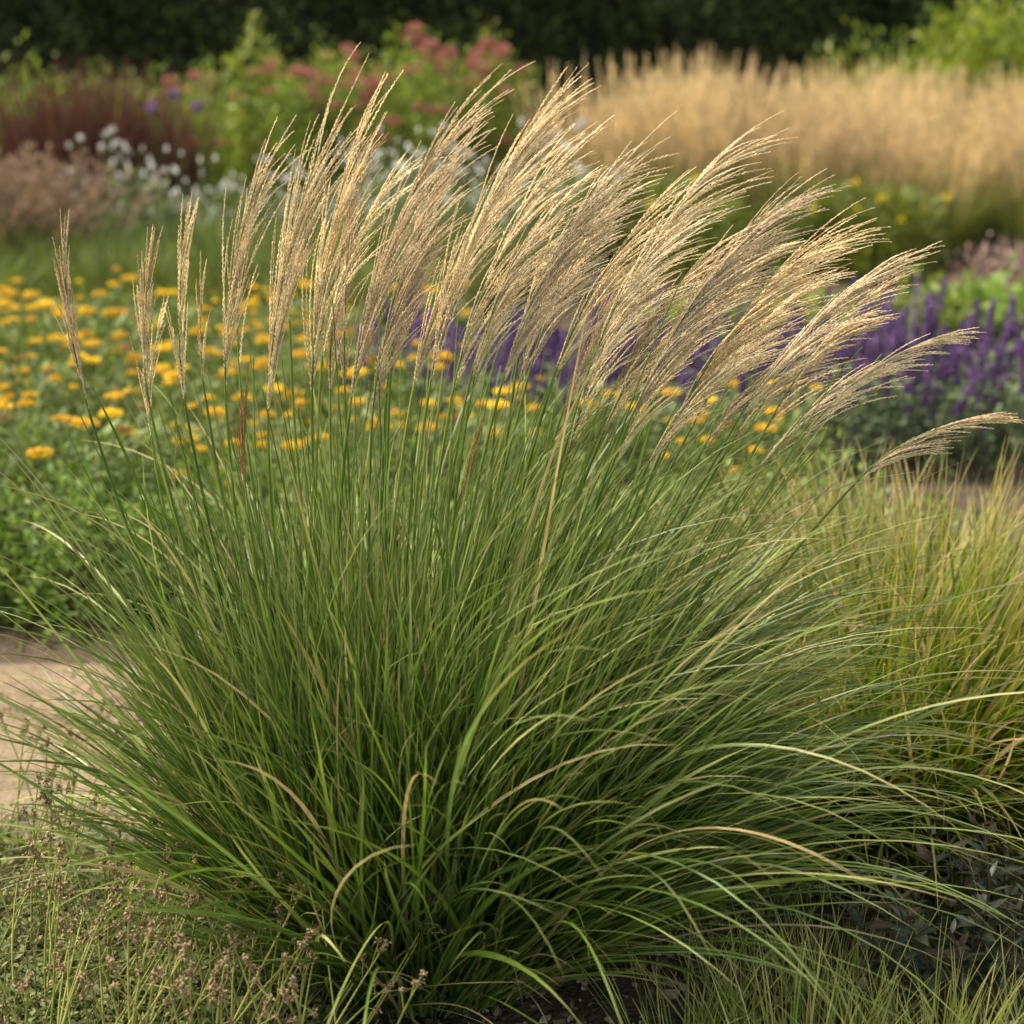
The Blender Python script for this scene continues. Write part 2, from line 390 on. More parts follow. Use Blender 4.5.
def plume(bx, by, tx, ty, dY, nrac, blow, rl=.50, brown=False, spread=1.0):
    """bx,by foot of the plume, tx,ty its tip, dY depth offset from the middle of the clump"""
    Yb = HY + dY * .9; Yt = HY + dY * 1.05
    Pb = at(bx, by, Yb); Pt = at(tx, ty, Yt)
    r0 = .17 * math.sqrt(random.random())
    P0 = np.array([HX + np.clip((Pb[0] - HX) * .28, -.2, .2) + random.uniform(-.03, .03), HY + np.clip(dY * .5, -.15, .15), 0.0])
    ax = nrm(Pt - Pb); ln = np.linalg.norm(Pt - Pb)
    st = nrm(Pb - P0); up = np.array([0, 0, 1.])
    T = nrm(ax * .45 + st * .55 + up * (.15 if blow > .3 else 0))
    C = Pb - T * np.linalg.norm(Pb - P0) * .5
    u = np.linspace(0, 1, 26)
    sp, stn = bez(P0, C, Pb, u), bezt(P0, C, Pb, u)
    C2 = Pb + T * ln * .5
    wv = np.sin(u * 5 + random.random() * 6)[:, None] * np.array([.006, .006, 0]) * (u * (1 - u) * 4)[:, None]
    sp = sp + wv
    mb = MB(); rs = random.random()
    tubes(mb, sp[None], stn[None], np.interp(u, [0, 1], [.0040, .0024])[None], [rs], 6)
    # the main axis goes on inside the plume
    u2 = np.linspace(0, .8, 12); a2, t2 = bez(Pb, C2, Pt, u2), bezt(Pb, C2, Pt, u2)
    tubes(mb, a2[None], t2[None], np.interp(u2, [0, .8], [.0019, .0007])[None], [rs], 5)
    # a clasping leaf or two along the culm
    for j in range(random.randint(1, 2)):
        f = random.uniform(.45, .8); i = int(f * 25)
        d = stn[i] + np.array([random.uniform(-.25, .35), random.uniform(-.3, .3), 0])
        p_, t_ = grow(sp[i][None], d[None], np.array([random.uniform(.25, .5)]), 10, np.array([random.uniform(.6, 2.2)]), (.5 * blow, 0, 0), 1.5, .08)
        strips(mb, p_, t_, np.array([.006]), PROF_BLADE(11), [random.uniform(.3, .9)], twist=random.gauss(0, 1))
    stalk = mb.build("flower_stalk", stalk_green, hero, offset=off)
    pm = MB()
    op = random.uniform(.75, 1.5); tone = random.uniform(-.12, .2)
    n = int(nrac * random.uniform(1.25, 1.8)) + (8 if blow < .15 and not brown else 0)
    uo = U(0, 1, n) * .74
    o, tn = bez(Pb, C2, Pt, uo), bezt(Pb, C2, Pt, uo)
    L = ln * rl * (1.05 - .55 * uo) * U(.70, 1.12, n)
    L[0] = ln * .36; uo[0] = .66; o[0] = bez(Pb, C2, Pt, [.66])[0]; tn[0] = bezt(Pb, C2, Pt, [.66])[0]
    L = np.minimum(L, .33)
    sp_ = spread * (.07 + .10 * U(0, 1, n)); sp_[0] = .01
    rdir = rng.normal(0, 1, (n, 3)); rdir -= (rdir * tn).sum(1)[:, None] * tn; rdir = nrm(rdir)
    D = tn + rdir * sp_[:, None] * np.array([1, 1, 1.])
    D[:, 0] += blow * U(.0, .36, n) * op; D[:, 2] -= blow * U(0, .12, n) * op
    K = 15
    W = np.zeros((n, 3)); W[:, 0] = blow * U(.3, 3.3, n) * op; W[0] *= .4
    gg = U(0, .35, n) * (0.35 + blow) + blow * U(.0, .35, n)
    pts, tan = grow(o, D, L, K, gg, W, p=1.25, wob=.03)
    rr = U(0, 1, n)
    tubes(pm, pts, tan, np.interp(np.linspace(0, 1, K + 1), [0, 1], [.0009, .0005])[None].repeat(n, 0), rr * .6, 3)
    # spikelets in alternate rows along every raceme
    cnt = np.maximum(10, (L / .0045).astype(int))
    ri = np.repeat(np.arange(n), cnt)
    f = np.concatenate([np.linspace(.02 if c else 0, .99, c) for c in cnt]); f = np.clip(f + rng.normal(0, .004, len(f)), 0, .999)
    fi = f * K; i0 = fi.astype(int); fr = (fi - i0)[:, None]
    C_ = pts[ri, i0] * (1 - fr) + pts[ri, i0 + 1] * fr; T_ = nrm(tan[ri, i0] * (1 - fr) + tan[ri, i0 + 1] * fr)
    sgn = np.where(np.concatenate([np.arange(c) for c in cnt]) % 2 == 0, 1., -1.)
    sref = nrm(np.cross(T_, nrm(rdir[ri] + .5 * np.array([0, 1, 0]))))
    D_ = T_ + sref * (sgn * .17)[:, None] + rng.normal(0, .07, T_.shape)
    sz = np.interp(f, [0, .08, .75, 1], [.9, 1.05, .95, .55])
    spikelets(pm, C_, D_, .0088 * sz * U(.85, 1.2, len(f)), .0026 * sz, np.clip(rr[ri] * .5 + U(0, .45, len(f)) + tone, 0, 1), t=f)
    p = pm.build("plume", plume_brown if brown else plume_tan, stalk, offset=off, smooth=False)

PL = [ # foot, tip, depth, racemes, blow
    (90, 415, 62, 213, -.05, 13, .02), (152, 418, 158, 228, .0, 12, .05), (187, 415, 191, 197, -.06, 13, .06),
    (226, 405, 284, 113, -.02, 24, .30), (268, 425, 362, 55, -.12, 38, .30), (312, 395, 382, 75, .06, 34, .36),
    (345, 400, 352, 205, .16, 12, .2), (350, 410, 496, 62, -.10, 46, .40), (372, 420, 452, 180, .02, 30, .45),
    (412, 395, 558, 128, .10, 34, .50), (430, 385, 574, 70, -.06, 44, .48), (452, 395, 588, 120, .03, 36, .55),
    (470, 380, 600, 160, .20, 26, .55), (500, 390, 660, 128, -.08, 48, .62), (530, 370, 640, 170, .16, 26, .6),
    (548, 395, 690, 165, .05, 34, .66), (580, 395, 758, 116, -.05, 48, .72), (568, 455, 668, 230, .12, 28, .72),
    (606, 410, 745, 215, .12, 28, .75), (628, 425, 822, 163, -.10, 52, .80), (655, 400, 790, 235, .14, 26, .8),
    (660, 455, 852, 195, .03, 44, .85), (690, 430, 838, 258, .16, 24, .85), (735, 425, 935, 236, -.04, 34, .92),
    (730, 445, 884, 300, .12, 26, .95), (765, 430, 905, 262, .08, 20, .95), (800, 440, 978, 323, -.06, 24, 1.02),
    (758, 470, 900, 350, .05, 20, 1.05), (858, 480, 1018, 414, -.04, 24, 1.05),
    (392, 350, 430, 190, .22, 16, .45), (322, 360, 415, 150, .18, 20, .4),
    (206, 400, 206, 262, .12, 7, .15), (152, 440, 170, 300, .12, 6, .1), (290, 330, 300, 190, .2, 12, .3),
    (612, 470, 740, 265, -.02, 26, .82), (520, 345, 560, 215, .24, 16, .6),
    (385, 410, 470, 110, .22, 26, .42), (470, 400, 545, 200, .0, 24, .55), (515, 400, 622, 140, .25, 26, .6), (560, 420, 700, 200, .24, 26, .68),
    (640, 400, 800, 180, .22, 28, .8), (690, 400, 880, 215, .22, 26, .88), (600, 440, 705, 300, .05, 22, .78), (700, 455, 820, 330, .0, 20, .92), (645, 470, 770, 340, -.05, 20, .85),
    (330, 400, 372, 130, .24, 20, .38), (240, 380, 262, 170, .2, 10, .25),
]
for a in PL: plume(*a)
plume(247, 500, 250, 368, -.12, 13, .02, brown=True, spread=.5)
plume(460, 520, 482, 420, -.14, 10, .1, brown=True, spread=.5)
# flowerless culms and more thin stalks among the leaves
mb = MB(); n = 150
b, D, L, gg, W = hero_blades(n, (1.0, 1.40), R(26), g=(.05, .3), wind=.38, rad=.2)
pts, tan = grow(b, D, L, 14, gg, W, p=1.4, wob=.03)
tubes(mb, pts, tan, np.interp(np.linspace(0, 1, 15), [0, 1], [.0028, .0009])[None].repeat(n, 0), U(0, 1, n), 5)
tag(mb.build("bare_stalks", stalk_green, hero, offset=off), kind="stuff")

# ================================================================== generic tussock
def tussock(name, label, cat, group, mat, n, rad, Lr, tilt, g, wind, width, seg=9, wob=.08, tip_mat=None, loc=(0, 0, 0)):
    t = thing(name, loc, label, cat, group)
    mb = MB(); r = np.sqrt(U(0, 1, n)); a = U(0, 2 * np.pi, n)
    base = np.stack([r * rad * np.cos(a), r * rad * np.sin(a), np.zeros(n)], 1)
    a2 = a + rng.normal(0, .5, n); tl = (.1 + r ** 1.2) * tilt * U(.5, 1.1, n)
    D = np.stack([np.sin(tl) * np.cos(a2), np.sin(tl) * np.sin(a2), np.cos(tl)], 1)
    L = U(*Lr, n); W = np.zeros((n, 3)); W[:, 0] = wind * U(.3, 1.4, n)
    pts, tan = grow(base, D, L, seg, U(*g, n), W, 1.7, wob)
    pts[..., 2] = np.maximum(pts[..., 2], .004)
    strips(mb, pts, tan, U(*width, n), PROF_BLADE(seg + 1), U(0, 1, n), twist=rng.normal(0, 1, n), tw0=rng.normal(0, .5, n))
    mb.build("foliage", mat, t)
    return t

# second clump, right, green below and gold at the tips
gold = plant_mat("blade_gold", [(0, (.045, .10, .010)), (.45, (.12, .20, .016)), (.76, (.25, .30, .03)), (.91, (.34, .30, .06)), (.93, (.48, .34, .16)), (1, (.55, .42, .25))],
                 tip=(.52, .38, .18), tip_from=.70, tip_amt=.9, trans=.35, rough=.45, spec=.35, noise_scale=10, noise_amt=.2)
FX, FY = gx(893, 4.4), 4.30
t2 = tussock("fountain_grass", "rounded yellow green grass clump with straw tips to the right of the large one", "ornamental grass", None, gold,
             4200, .25, (.48, .92), R(74), (.3, 2.4), .05, (.005, .0105), seg=11, wob=.2, loc=(FX, FY, 0))
for k in range(60):
    a = random.uniform(-3.6, .4); tl = random.uniform(.35, 1.1)
    b = np.array([[.2 * math.cos(a), .2 * math.sin(a), 0]]); D = np.array([[math.sin(tl) * math.cos(a), math.sin(tl) * math.sin(a), math.cos(tl)]])
    pts, tan = grow(b, D, np.array([random.uniform(.55, 1.0)]), 18, np.array([random.uniform(1.6, 3.6)]), (.0, 0, 0), 1.8, .1)
    pts[..., 2] = np.maximum(pts[..., 2], .01)
    mb = MB(); strips(mb, pts, tan, U(.008, .012, 1), PROF_BLADE(19), np.array([random.choice([.6, .8, .95, .99])]), twist=rng.normal(0, 1, 1))
    mb.build("blade", gold, t2)

# short thin grass at the bottom right
lawn = plant_mat("blade_short", [(0, (.13, .20, .035)), (.45, (.25, .31, .06)), (.75, (.42, .42, .12)), (1, (.60, .52, .26))], tip=(.6, .5, .24), tip_from=.6, trans=.35, rough=.5, noise_scale=12)
fr = []
spots = [(gx(690, 3.2), 3.17), (gx(760, 3.2), 3.24), (gx(815, 3.2), 3.12), (gx(870, 3.2), 3.22), (gx(925, 3.2), 3.05), (gx(975, 3.2), 3.04),
         (gx(780, 3.4), 3.0), (gx(900, 3.4), 2.98), (gx(1000, 3.4), 3.0), (gx(840, 3.4), 3.36), (gx(1060, 3.4), 3.12)]
pr = [tussock("sedge_tuft", "low tuft of thin yellow green grass at the bottom right edge of the bed", "grass tuft", "low thin grass tufts at the bottom right", lawn,
              85, .08, (.10, .28), R(38), (.1, 1.0), .12, (.0022, .0038), seg=8) for _ in range(4)]
place(pr, [(x, y, random.uniform(0, 6), random.uniform(.85, 1.15)) for x, y in spots])

# ================================================================== dark glossy leaved plant
darkleaf = plant_mat("leaf_dark", [(0, (.022, .036, .018)), (.5, (.045, .062, .03)), (.8, (.075, .085, .045)), (1, (.12, .055, .04))], trans=.12, rough=.42, spec=.35, rib=(.12, .12, .09), noise_scale=40)
stem_dark = plant_mat("stem_dark", [(0, (.06, .035, .022)), (1, (.12, .07, .045))], trans=0, rough=.6)
def rosette_plant(name, loc, label, cat, nst, h, leafL, leafW, mat, smat, group=None, spread=.6, nl=18):
    t = thing(name, loc, label, cat, group)
    a, D = radial(nst, U(.05, spread, nst)); b = np.stack([.05 * np.cos(a), .05 * np.sin(a), 0 * a], 1)
    pts, tan = grow(b, D, U(h * .7, h * 1.1, nst), 8, U(-.2, .3, nst), (0, 0, 0), 1, .1)
    mb = MB(); tubes(mb, pts, tan, np.interp(np.linspace(0, 1, 9), [0, 1], [.003, .0015])[None].repeat(nst, 0), U(0, 1, nst), 5)
    mb.build("stem", smat, t)
    mb = MB()
    for k in range(nst):
        m = nl; f = np.linspace(.5, 1, m); i = (f * 8).astype(int)
        C = pts[k, i]; ang = np.arange(m) * 2.4 + random.random() * 6; el = np.interp(f, [.5, 1], [-.15, 1.0])
        Dl = np.stack([np.cos(ang) * np.cos(el), np.sin(ang) * np.cos(el), np.sin(el)], 1) + rng.normal(0, .12, (m, 3))
        L = leafL * np.interp(f, [.5, .75, 1], [.9, 1.1, .5]) * U(.8, 1.15, m)
        leaves(mb, C, Dl, L, L * leafW, U(0, 1, m), curl=.22)
    mb.build("leaves", mat, t)
    return t
rosette_plant("dark_leaved_plant", (gx(985, 3.4), 3.30, 0), "dark glossy leaved bushy plant below the yellow green grass clump", "garden plant", 24, .36, .058, .36, darkleaf, stem_dark, spread=.75)
rosette_plant("dark_leaved_plant", (gx(1050, 3.6), 3.52, 0), "dark leaved plant cut by the right edge of the frame", "garden plant", 16, .27, .062, .34, darkleaf, stem_dark, spread=.75)

# ================================================================== foreground left: seeding herbs and ground cover
herb_green = plant_mat("leaf_herb", [(0, (.05, .08, .018)), (.5, (.11, .155, .035)), (.8, (.20, .22, .07)), (1, (.26, .18, .10))], trans=.25, rough=.55, noise_scale=40)
herb_stem = plant_mat("stem_herb", [(0, (.20, .25, .05)), (.6, (.36, .37, .10)), (1, (.46, .40, .17))], trans=.1, rough=.5, noise_scale=30)
seed_brown = plant_mat("seed_brown", [(0, (.12, .07, .033)), (.5, (.24, .165, .085)), (1, (.40, .31, .18))], trans=.08, rough=.75, noise_scale=60)
def herb(nst, h, lean):
    t = thing("seeding_herb", (0, 0, 0), "low herb with pale green stalks and brown seed heads at the bottom left", "herb plant", "seeding herbs at the bottom left")
    for k in range(nst):
        a = random.uniform(0, 6.3); r = .07 * random.random() ** .5; b = np.array([[r * math.cos(a), r * math.sin(a), 0]])
        D = np.array([[.35 * math.cos(a) + lean * random.uniform(.4, 1.3), .3 * math.sin(a), 1.0]])
        L = h * random.uniform(.7, 1.15)
        pts, tan = grow(b, D, np.array([L]), 12, np.array([random.uniform(-.15, .35)]), (.15, 0, 0), 1, .09)
        mb = MB(); tubes(mb, pts, tan, np.interp(np.linspace(0, 1, 13), [0, 1], [.0024, .0014])[None], [random.random()], 5)
        # small side branches near the top
        m = 2; i = [9, 10]
        bp, bt = grow(pts[0, i], tan[0, i] + rng.normal(0, .5, (m, 3)), U(.02, .05, m), 5, np.zeros(m), (0, 0, 0), 1, .05)
        tubes(mb, bp, bt, np.full((m, 6), .0008), U(0, 1, m), 4)
        s = mb.build("stalk", herb_stem, t)
        tp_ = pts[0, 12]; pr_ = pts[0, 11]
        for grp in ([tp_, tp_ * .6 + pr_ * .4, tp_ * .25 + pr_ * .75], [bp[0, -1]], [bp[1, -1]]):
            hd = MB()
            for c in grp:
                q_ = 13; d = sph(q_); C = c + d * .006 * U(.1, 1.0, q_)[:, None]
                spikelets(hd, C - d * .002, d, .0068 * U(.7, 1.3, q_), .0048, U(0, 1, q_))
            hd.build("seed_head", seed_brown, s, smooth=False)
    mb = MB(); m = 190
    a = U(0, 6.3, m); r = .16 * np.sqrt(U(0, 1, m)); C = np.stack([r * np.cos(a), r * np.sin(a), U(.005, .10, m) * (1.2 - r / .16)], 1)
    leaves(mb, C, np.stack([np.cos(a), np.sin(a), U(-.2, 1.0, m)], 1) + rng.normal(0, .4, (m, 3)), U(.012, .028, m), U(.006, .013, m), U(0, 1, m))
    mb.build("leaves", herb_green, t)
    return t
hp = [herb(6, .36, .34), herb(5, .31, .25), herb(6, .40, .42), herb(5, .34, .12)]
sp = [(gx(300, 3.15), 3.10), (gx(215, 3.2), 3.16), (gx(245, 3.15), 3.02), (gx(120, 3.3), 3.2), (gx(60, 3.3), 3.12), (gx(10, 3.3), 3.25), (gx(165, 3.3), 3.34), (gx(85, 3.4), 3.44),
      (gx(20, 3.5), 3.52), (gx(-30, 3.6), 3.45), (gx(140, 3.1), 3.02), (gx(340, 3.1), 3.0), (gx(30, 3.1), 2.98), (gx(-20, 3.8), 3.75), (gx(60, 3.8), 3.7), (gx(190, 3.1), 3.0), (gx(270, 3.2), 3.2), (gx(100, 3.2), 3.06), (gx(40, 3.3), 3.36), (gx(200, 3.4), 3.3), (gx(110, 3.6), 3.6), (gx(0, 3.9), 3.92), (gx(70, 4.0), 3.98), (gx(-30, 4.1), 4.1), (gx(40, 4.1), 4.12)]
place(hp, [(x, y, random.uniform(-.5, .5), random.uniform(.85, 1.15)) for x, y in sp])
mb = MB(); m = 19000
x = U(-1.25, -.30, m); y = U(2.85, 4.2, m); keep = (y < 4.0 - .55 * (x + 1.0)) ; x, y = x[keep], y[keep]; m = len(x)
C = np.stack([x, y, U(.0, .055, m)], 1)
leaves(mb, C, rng.normal(0, 1, (m, 3)) * np.array([1, 1, .5]) + np.array([0, 0, .5]), U(.009, .024, m), U(.005, .012, m), U(0, 1, m))
m2 = 1300; x = U(-1.25, -.30, m2); y = U(2.85, 4.2, m2); keep = (y < 4.0 - .55 * (x + 1.0)); x, y = x[keep], y[keep]; m2 = len(x)
pts, tan = grow(np.stack([x, y, 0 * x], 1), np.stack([rng.normal(.3, .5, m2), rng.normal(0, .5, m2), np.ones(m2)], 1), U(.06, .2, m2), 7, U(-.2, .8, m2), (.1, 0, 0), 1, .15)
tubes(mb, pts, tan, np.full((m2, 8), .0009), U(.7, 1, m2), 4)
tag(mb.build("ground_cover", herb_green), "mat of small creeping green and brown leaves at the bottom left", "ground cover", kind="stuff")

# ================================================================== mid left: leafy mounds along the path
leafy = plant_mat("leaf_fresh", [(0, (.07, .12, .02)), (.5, (.14, .20, .04)), (1, (.26, .33, .10))], trans=.32, rough=.5, noise_scale=15)
def mound(name, label, cat, group, mat, n, rx, rz, leafL, leafW, up=.5, smat=None, loc=(0, 0, 0), lump=.12):
    t = thing(name, loc, label, cat, group); mb = MB()
    d = sph(n); d[:, 2] = np.abs(d[:, 2]); lm = 1 + lump * np.sin(d[:, 0] * 7 + d[:, 1] * 5 + random.random() * 6) * 1.0 + lump * np.sin(d[:, 1] * 11 + d[:, 2] * 9)
    r = (U(.08, 1, n) ** .36) * lm * (1 + .15 * rng.normal(0, .45, n))
    C = d * r[:, None] * np.array([rx, rx, rz])
    C[:, 2] = np.maximum(C[:, 2], .01)
    leaves(mb, C, d * .8 + rng.normal(0, .55, (n, 3)) + np.array([0, 0, up]), leafL * U(.6, 1.25, n), leafL * leafW * U(.7, 1.2, n), U(0, 1, n))
    mb.build("foliage", mat, t)
    if smat:
        m = 22; a, D = radial(m, U(.1, 1.0, m)); pts, tan = grow(np.zeros((m, 3)), D, np.full(m, rz * .9), 6, np.zeros(m), (0, 0, 0), 1, .1)
        mb = MB(); tubes(mb, pts, tan, np.linspace(.006, .002, 7)[None].repeat(m, 0) * rx / .35, U(0, 1, m), 4); mb.build("stems", smat, t)
    return t
mp = [mound("leafy_perennial", "low mound of fresh green leaves between the sandy path and the yellow flowers", "garden plant", "green leafy mounds edging the path", leafy, 2300, .36, .40, .036, .6, smat=stem_dark) for _ in range(3)]
sp = [(-1.75 + .38 * i + random.uniform(-.06, .06), 5.98 + random.uniform(-.08, .12)) for i in range(9)] + [(-1.9 + .5 * i, 6.45 + random.uniform(-.1, .1)) for i in range(5)]
place(mp, [(x, y, random.uniform(0, 6), random.uniform(.85, 1.08)) for x, y in sp])

# ================================================================== yellow flat-headed flowers
yar_leaf = plant_mat("leaf_yarrow", [(0, (.06, .095, .02)), (.5, (.12, .165, .035)), (1, (.20, .24, .07))], trans=.3, rough=.55, noise_scale=15)
yar_stem = plant_mat("stem_yarrow", [(0, (.10, .14, .04)), (1, (.2, .22, .08))], trans=.1)
yel = plant_mat("petal_yellow", [(0, (.52, .25, .012)), (.3, (.74, .43, .012)), (1, (.86, .62, .02))], trans=.2, rough=.65, noise_scale=40, noise_amt=.15)
spent = plant_mat('flower_spent', [(0, (.16, .09, .03)), (1, (.38, .22, .05))], trans=.1, rough=.8)
def umbel_head(R_, n=90):
    mb = MB(); r = R_ * np.sqrt(U(0, 1, n)); a = U(0, 6.3, n)
    C = np.stack([r * np.cos(a), r * np.sin(a), R_ * .30 * (1 - (r / R_) ** 2) + U(-.004, .004, n)], 1)
    D = np.stack([.5 * np.cos(a) * r / R_, .5 * np.sin(a) * r / R_, np.ones(n)], 1)
    spikelets(mb, C - nrm(D) * .006, D, R_ * U(.35, .55, n), R_ * U(.32, .48, n), U(0, 1, n))
    return mb
head_meshes = []
def yarrow(nh, h):
    t = thing("yellow_yarrow", (0, 0, 0), "leafy plant topped with flat golden yellow flower heads behind the large grass", "flowering plant", "golden yellow flowers in the bed behind the large grass")
    mb = MB(); n = 520; r = .24 * np.sqrt(U(0, 1, n)); a = U(0, 6.3, n); z = U(.0, 1, n) ** .8 * h * .86
    C = np.stack([r * np.cos(a), r * np.sin(a), z], 1)
    leaves(mb, C, np.stack([np.cos(a), np.sin(a), U(.2, 1.4, n)], 1) + rng.normal(0, .4, (n, 3)), U(.04, .09, n), U(.010, .022, n), U(0, 1, n))
    mb.build("foliage", yar_leaf, t)
    for k in range(nh):
        a = k * 2.4 + random.uniform(-.4, .4); r = .05 + .17 * math.sqrt((k + .5) / nh)
        tp = np.array([r * math.cos(a), r * math.sin(a), h * random.uniform(.80, 1.12)])
        P0 = np.array([r * .35 * math.cos(a), r * .35 * math.sin(a), 0]); u = np.linspace(0, 1, 8); C1 = P0 + np.array([0, 0, h * .6])
        sb = MB(); tubes(sb, bez(P0, C1, tp, u)[None], bezt(P0, C1, tp, u)[None], np.linspace(.0032, .0022, 8)[None], [random.random()], 5)
        s = sb.build("stem", yar_stem, t)
        hb = umbel_head(random.uniform(.020, .040), 60); hb.v = [v + tp for v in hb.v]; hb.build("flower_head", yel if random.random() < .86 else spent, s, smooth=False)
    return t
yp = [yarrow(8, .48), yarrow(6, .52), yarrow(5, .45), yarrow(7, .50), yarrow(5, .50)]
sp = []
for j, yy in enumerate(np.arange(6.3, 10.3, .38)):
    xr = .257 * yy + .25
    xmax = gx(760, yy) if yy < 7.7 else gx(400, yy)
    for xx in np.arange(-xr, xmax, .42):
        if rng.random() < (.0 if xx < gx(300, yy) else .5): continue
        sp.append((xx + (.2 if j % 2 else 0) + random.uniform(-.08, .08), yy + random.uniform(-.1, .1)))
place(yp, [(x, y, random.uniform(0, 6), random.uniform(.88, 1.1)) for x, y in sp])
print("yarrow plants", len(sp))

# ================================================================== purple salvia bed
sal_leaf = plant_mat("leaf_salvia", [(0, (.07, .105, .045)), (.5, (.12, .17, .075)), (1, (.18, .23, .11))], trans=.25, rough=.6, noise_scale=15)
purple = plant_mat("petal_purple", [(0, (.075, .032, .12)), (.5, (.17, .08, .25)), (1, (.31, .18, .41))], trans=.2, rough=.6, noise_scale=25)
def salvia(ns, h):
    t = thing("purple_salvia", (0, 0, 0), "upright violet flower spikes over grey green leaves in the bed behind the plumes", "flowering plant", "violet spiked salvias behind the large grass")
    mb = MB(); n = 420; r = .26 * np.sqrt(U(0, 1, n)); a = U(0, 6.3, n); z = U(0, 1, n) * h * .62
    leaves(mb, np.stack([r * np.cos(a), r * np.sin(a), z], 1), np.stack([np.cos(a), np.sin(a), U(.1, 1, n)], 1) + rng.normal(0, .4, (n, 3)), U(.035, .07, n), U(.016, .028, n), U(0, 1, n))
    mb.build("foliage", sal_leaf, t)
    for k in range(ns):
        a = random.uniform(0, 6.3); r = .24 * math.sqrt(random.random()); hh = h * random.uniform(.62, 1.15)
        P0 = np.array([r * .6 * math.cos(a), r * .6 * math.sin(a), .05]); tp = np.array([r * 1.2 * math.cos(a), r * 1.2 * math.sin(a), hh]); C1 = (P0 + tp) / 2 + np.array([-.01, 0, .05])
        n = 110; f = np.linspace(.42, 1, n); C = bez(P0, C1, tp, f); w_ = np.interp(f, [.42, .5, .9, 1], [.013, .015, .009, .003])
        d = rng.normal(0, 1, (n, 3)) * np.array([1, 1, .2]); d = nrm(d); sb = MB()
        spikelets(sb, C + d * w_[:, None] * .3, d + np.array([0, 0, .9]), .017, .011, U(0, 1, n))
        u = np.linspace(0, 1, 7); tubes(sb, bez(P0, C1, tp, u)[None], bezt(P0, C1, tp, u)[None], np.linspace(.003, .002, 7)[None], [.1], 4)
        sb.build("flower_spike", purple, t, smooth=False)
    return t
sp_ = [salvia(13, .55), salvia(11, .58), salvia(14, .53), salvia(12, .56)]
spots = []
for j, yy in enumerate(np.arange(7.95, 9.2, .33)):
    for xx in np.arange(gx(395, yy), .257 * yy + .4, .36):
        spots.append((xx + (.17 if j % 2 else 0) + random.uniform(-.06, .06), yy + random.uniform(-.07, .07)))
place(sp_, [(x, y, random.uniform(0, 6), random.uniform(.9, 1.08)) for x, y in spots])
print("salvias", len(spots))

# ================================================================== bright green low plants, far right
lime = plant_mat("leaf_lime", [(0, (.11, .17, .035)), (.5, (.20, .27, .06)), (1, (.32, .38, .11))], trans=.35, rough=.55, noise_scale=8)
lp = [mound("lime_perennial", "low bright lime green leafy plant behind the violet flowers on the right", "garden plant", "bright lime mounds behind the violet bed", lime, 700, .34, .34, .085, .6) for _ in range(2)]
place(lp, [(gx(700, 10.9), 11.1, 1, .9), (gx(775, 10.9), 10.9, 2, 1), (gx(850, 10.9), 11.1, 2.6, .9), (gx(915, 10.9), 10.8, 3, 1.05), (gx(955, 11.2), 11.2, 0, 1), (gx(1000, 10.9), 10.85, 4, 1.1), (gx(1045, 11), 11.1, 1, 1)])
mauve = plant_mat("seed_mauve", [(0, (.14, .08, .07)), (1, (.33, .23, .20))], trans=.2, rough=.7)
for i, px in enumerate((985, 1022)):
    mound("faded_perennial", ["dull pinkish brown faded plant behind the lime mounds", "faded brown plant at the right frame edge behind the lime mounds"][i], "garden plant", None, mauve, 900, .33, .42, .05, .5, loc=(gx(px, 12.6), 12.6 + .2 * i, 0))

# ================================================================== tan feather reed grass rows
reed_green = plant_mat("blade_reed", [(0, (.08, .12, .028)), (.6, (.15, .19, .045)), (1, (.27, .26, .08))], tip=(.34, .27, .1), tip_from=.7, trans=.3, rough=.5)
reed_tan = plant_mat("plume_reed", [(0, (.50, .37, .19)), (.5, (.72, .57, .34)), (1, (.88, .76, .52))], trans=.35, rough=.7, noise_scale=8)
def reed():
    t = thing("feather_reed_grass", (0, 0, 0), "tall reed grass clump with upright buff plumes in front of the dark hedge", "ornamental grass", "buff reed grasses in front of the hedge")
    def curves(n, rad, L, tl):
        r = np.sqrt(U(0, 1, n)); a = U(0, 6.3, n); b = np.stack([r * rad * np.cos(a), r * rad * np.sin(a), 0 * a], 1)
        tt = r * tl; D = np.stack([np.sin(tt) * np.cos(a), np.sin(tt) * np.sin(a), np.cos(tt)], 1); return b, D
    mb = MB(); n = 420; b, D = curves(n, .2, 0, R(38)); pts, tan = grow(b, D, U(.65, 1.15, n), 7, U(.2, 1.2, n), (.05, 0, 0), 1.6, .06)
    strips(mb, pts, tan, U(.010, .016, n), PROF_BLADE(8), U(0, 1, n)); mb.build("foliage", reed_green, t)
    mb = MB(); n = 84; b, D = curves(n, .17, 0, R(15)); pts, tan = grow(b, D, np.clip(rng.normal(1.26, .17, n), .8, 1.58), 10, U(.0, .12, n), (.07, 0, 0), 1.2, .03)
    tubes(mb, pts[:, :9], tan[:, :9], np.full((n, 9), .0022), U(.4, .8, n), 4); mb.build("stalks", reed_tan, t)
    mb = MB(); m = 46; f = np.linspace(.66, 1, m)
    C = []; T = []
    for k in range(n):
        fi = np.minimum(f * 10, 9.999); i0 = fi.astype(int); fr = (fi - i0)[:, None]; C.append(pts[k, i0] * (1 - fr) + pts[k, i0 + 1] * fr); T.append(tan[k, i0])
    C = np.concatenate(C); T = np.concatenate(T); w_ = np.tile(np.interp(f, [.66, .78, 1], [.5, 1, .25]), n)
    spikelets(mb, C + rng.normal(0, .006, C.shape) * w_[:, None], T + rng.normal(0, .28, T.shape), (.040 * w_ + .012), .0095, U(0, 1, len(C)), t=.5)
    mb.build("plumes", reed_tan, t, smooth=False)
    return t
rp_ = [reed() for _ in range(4)]
spots = []
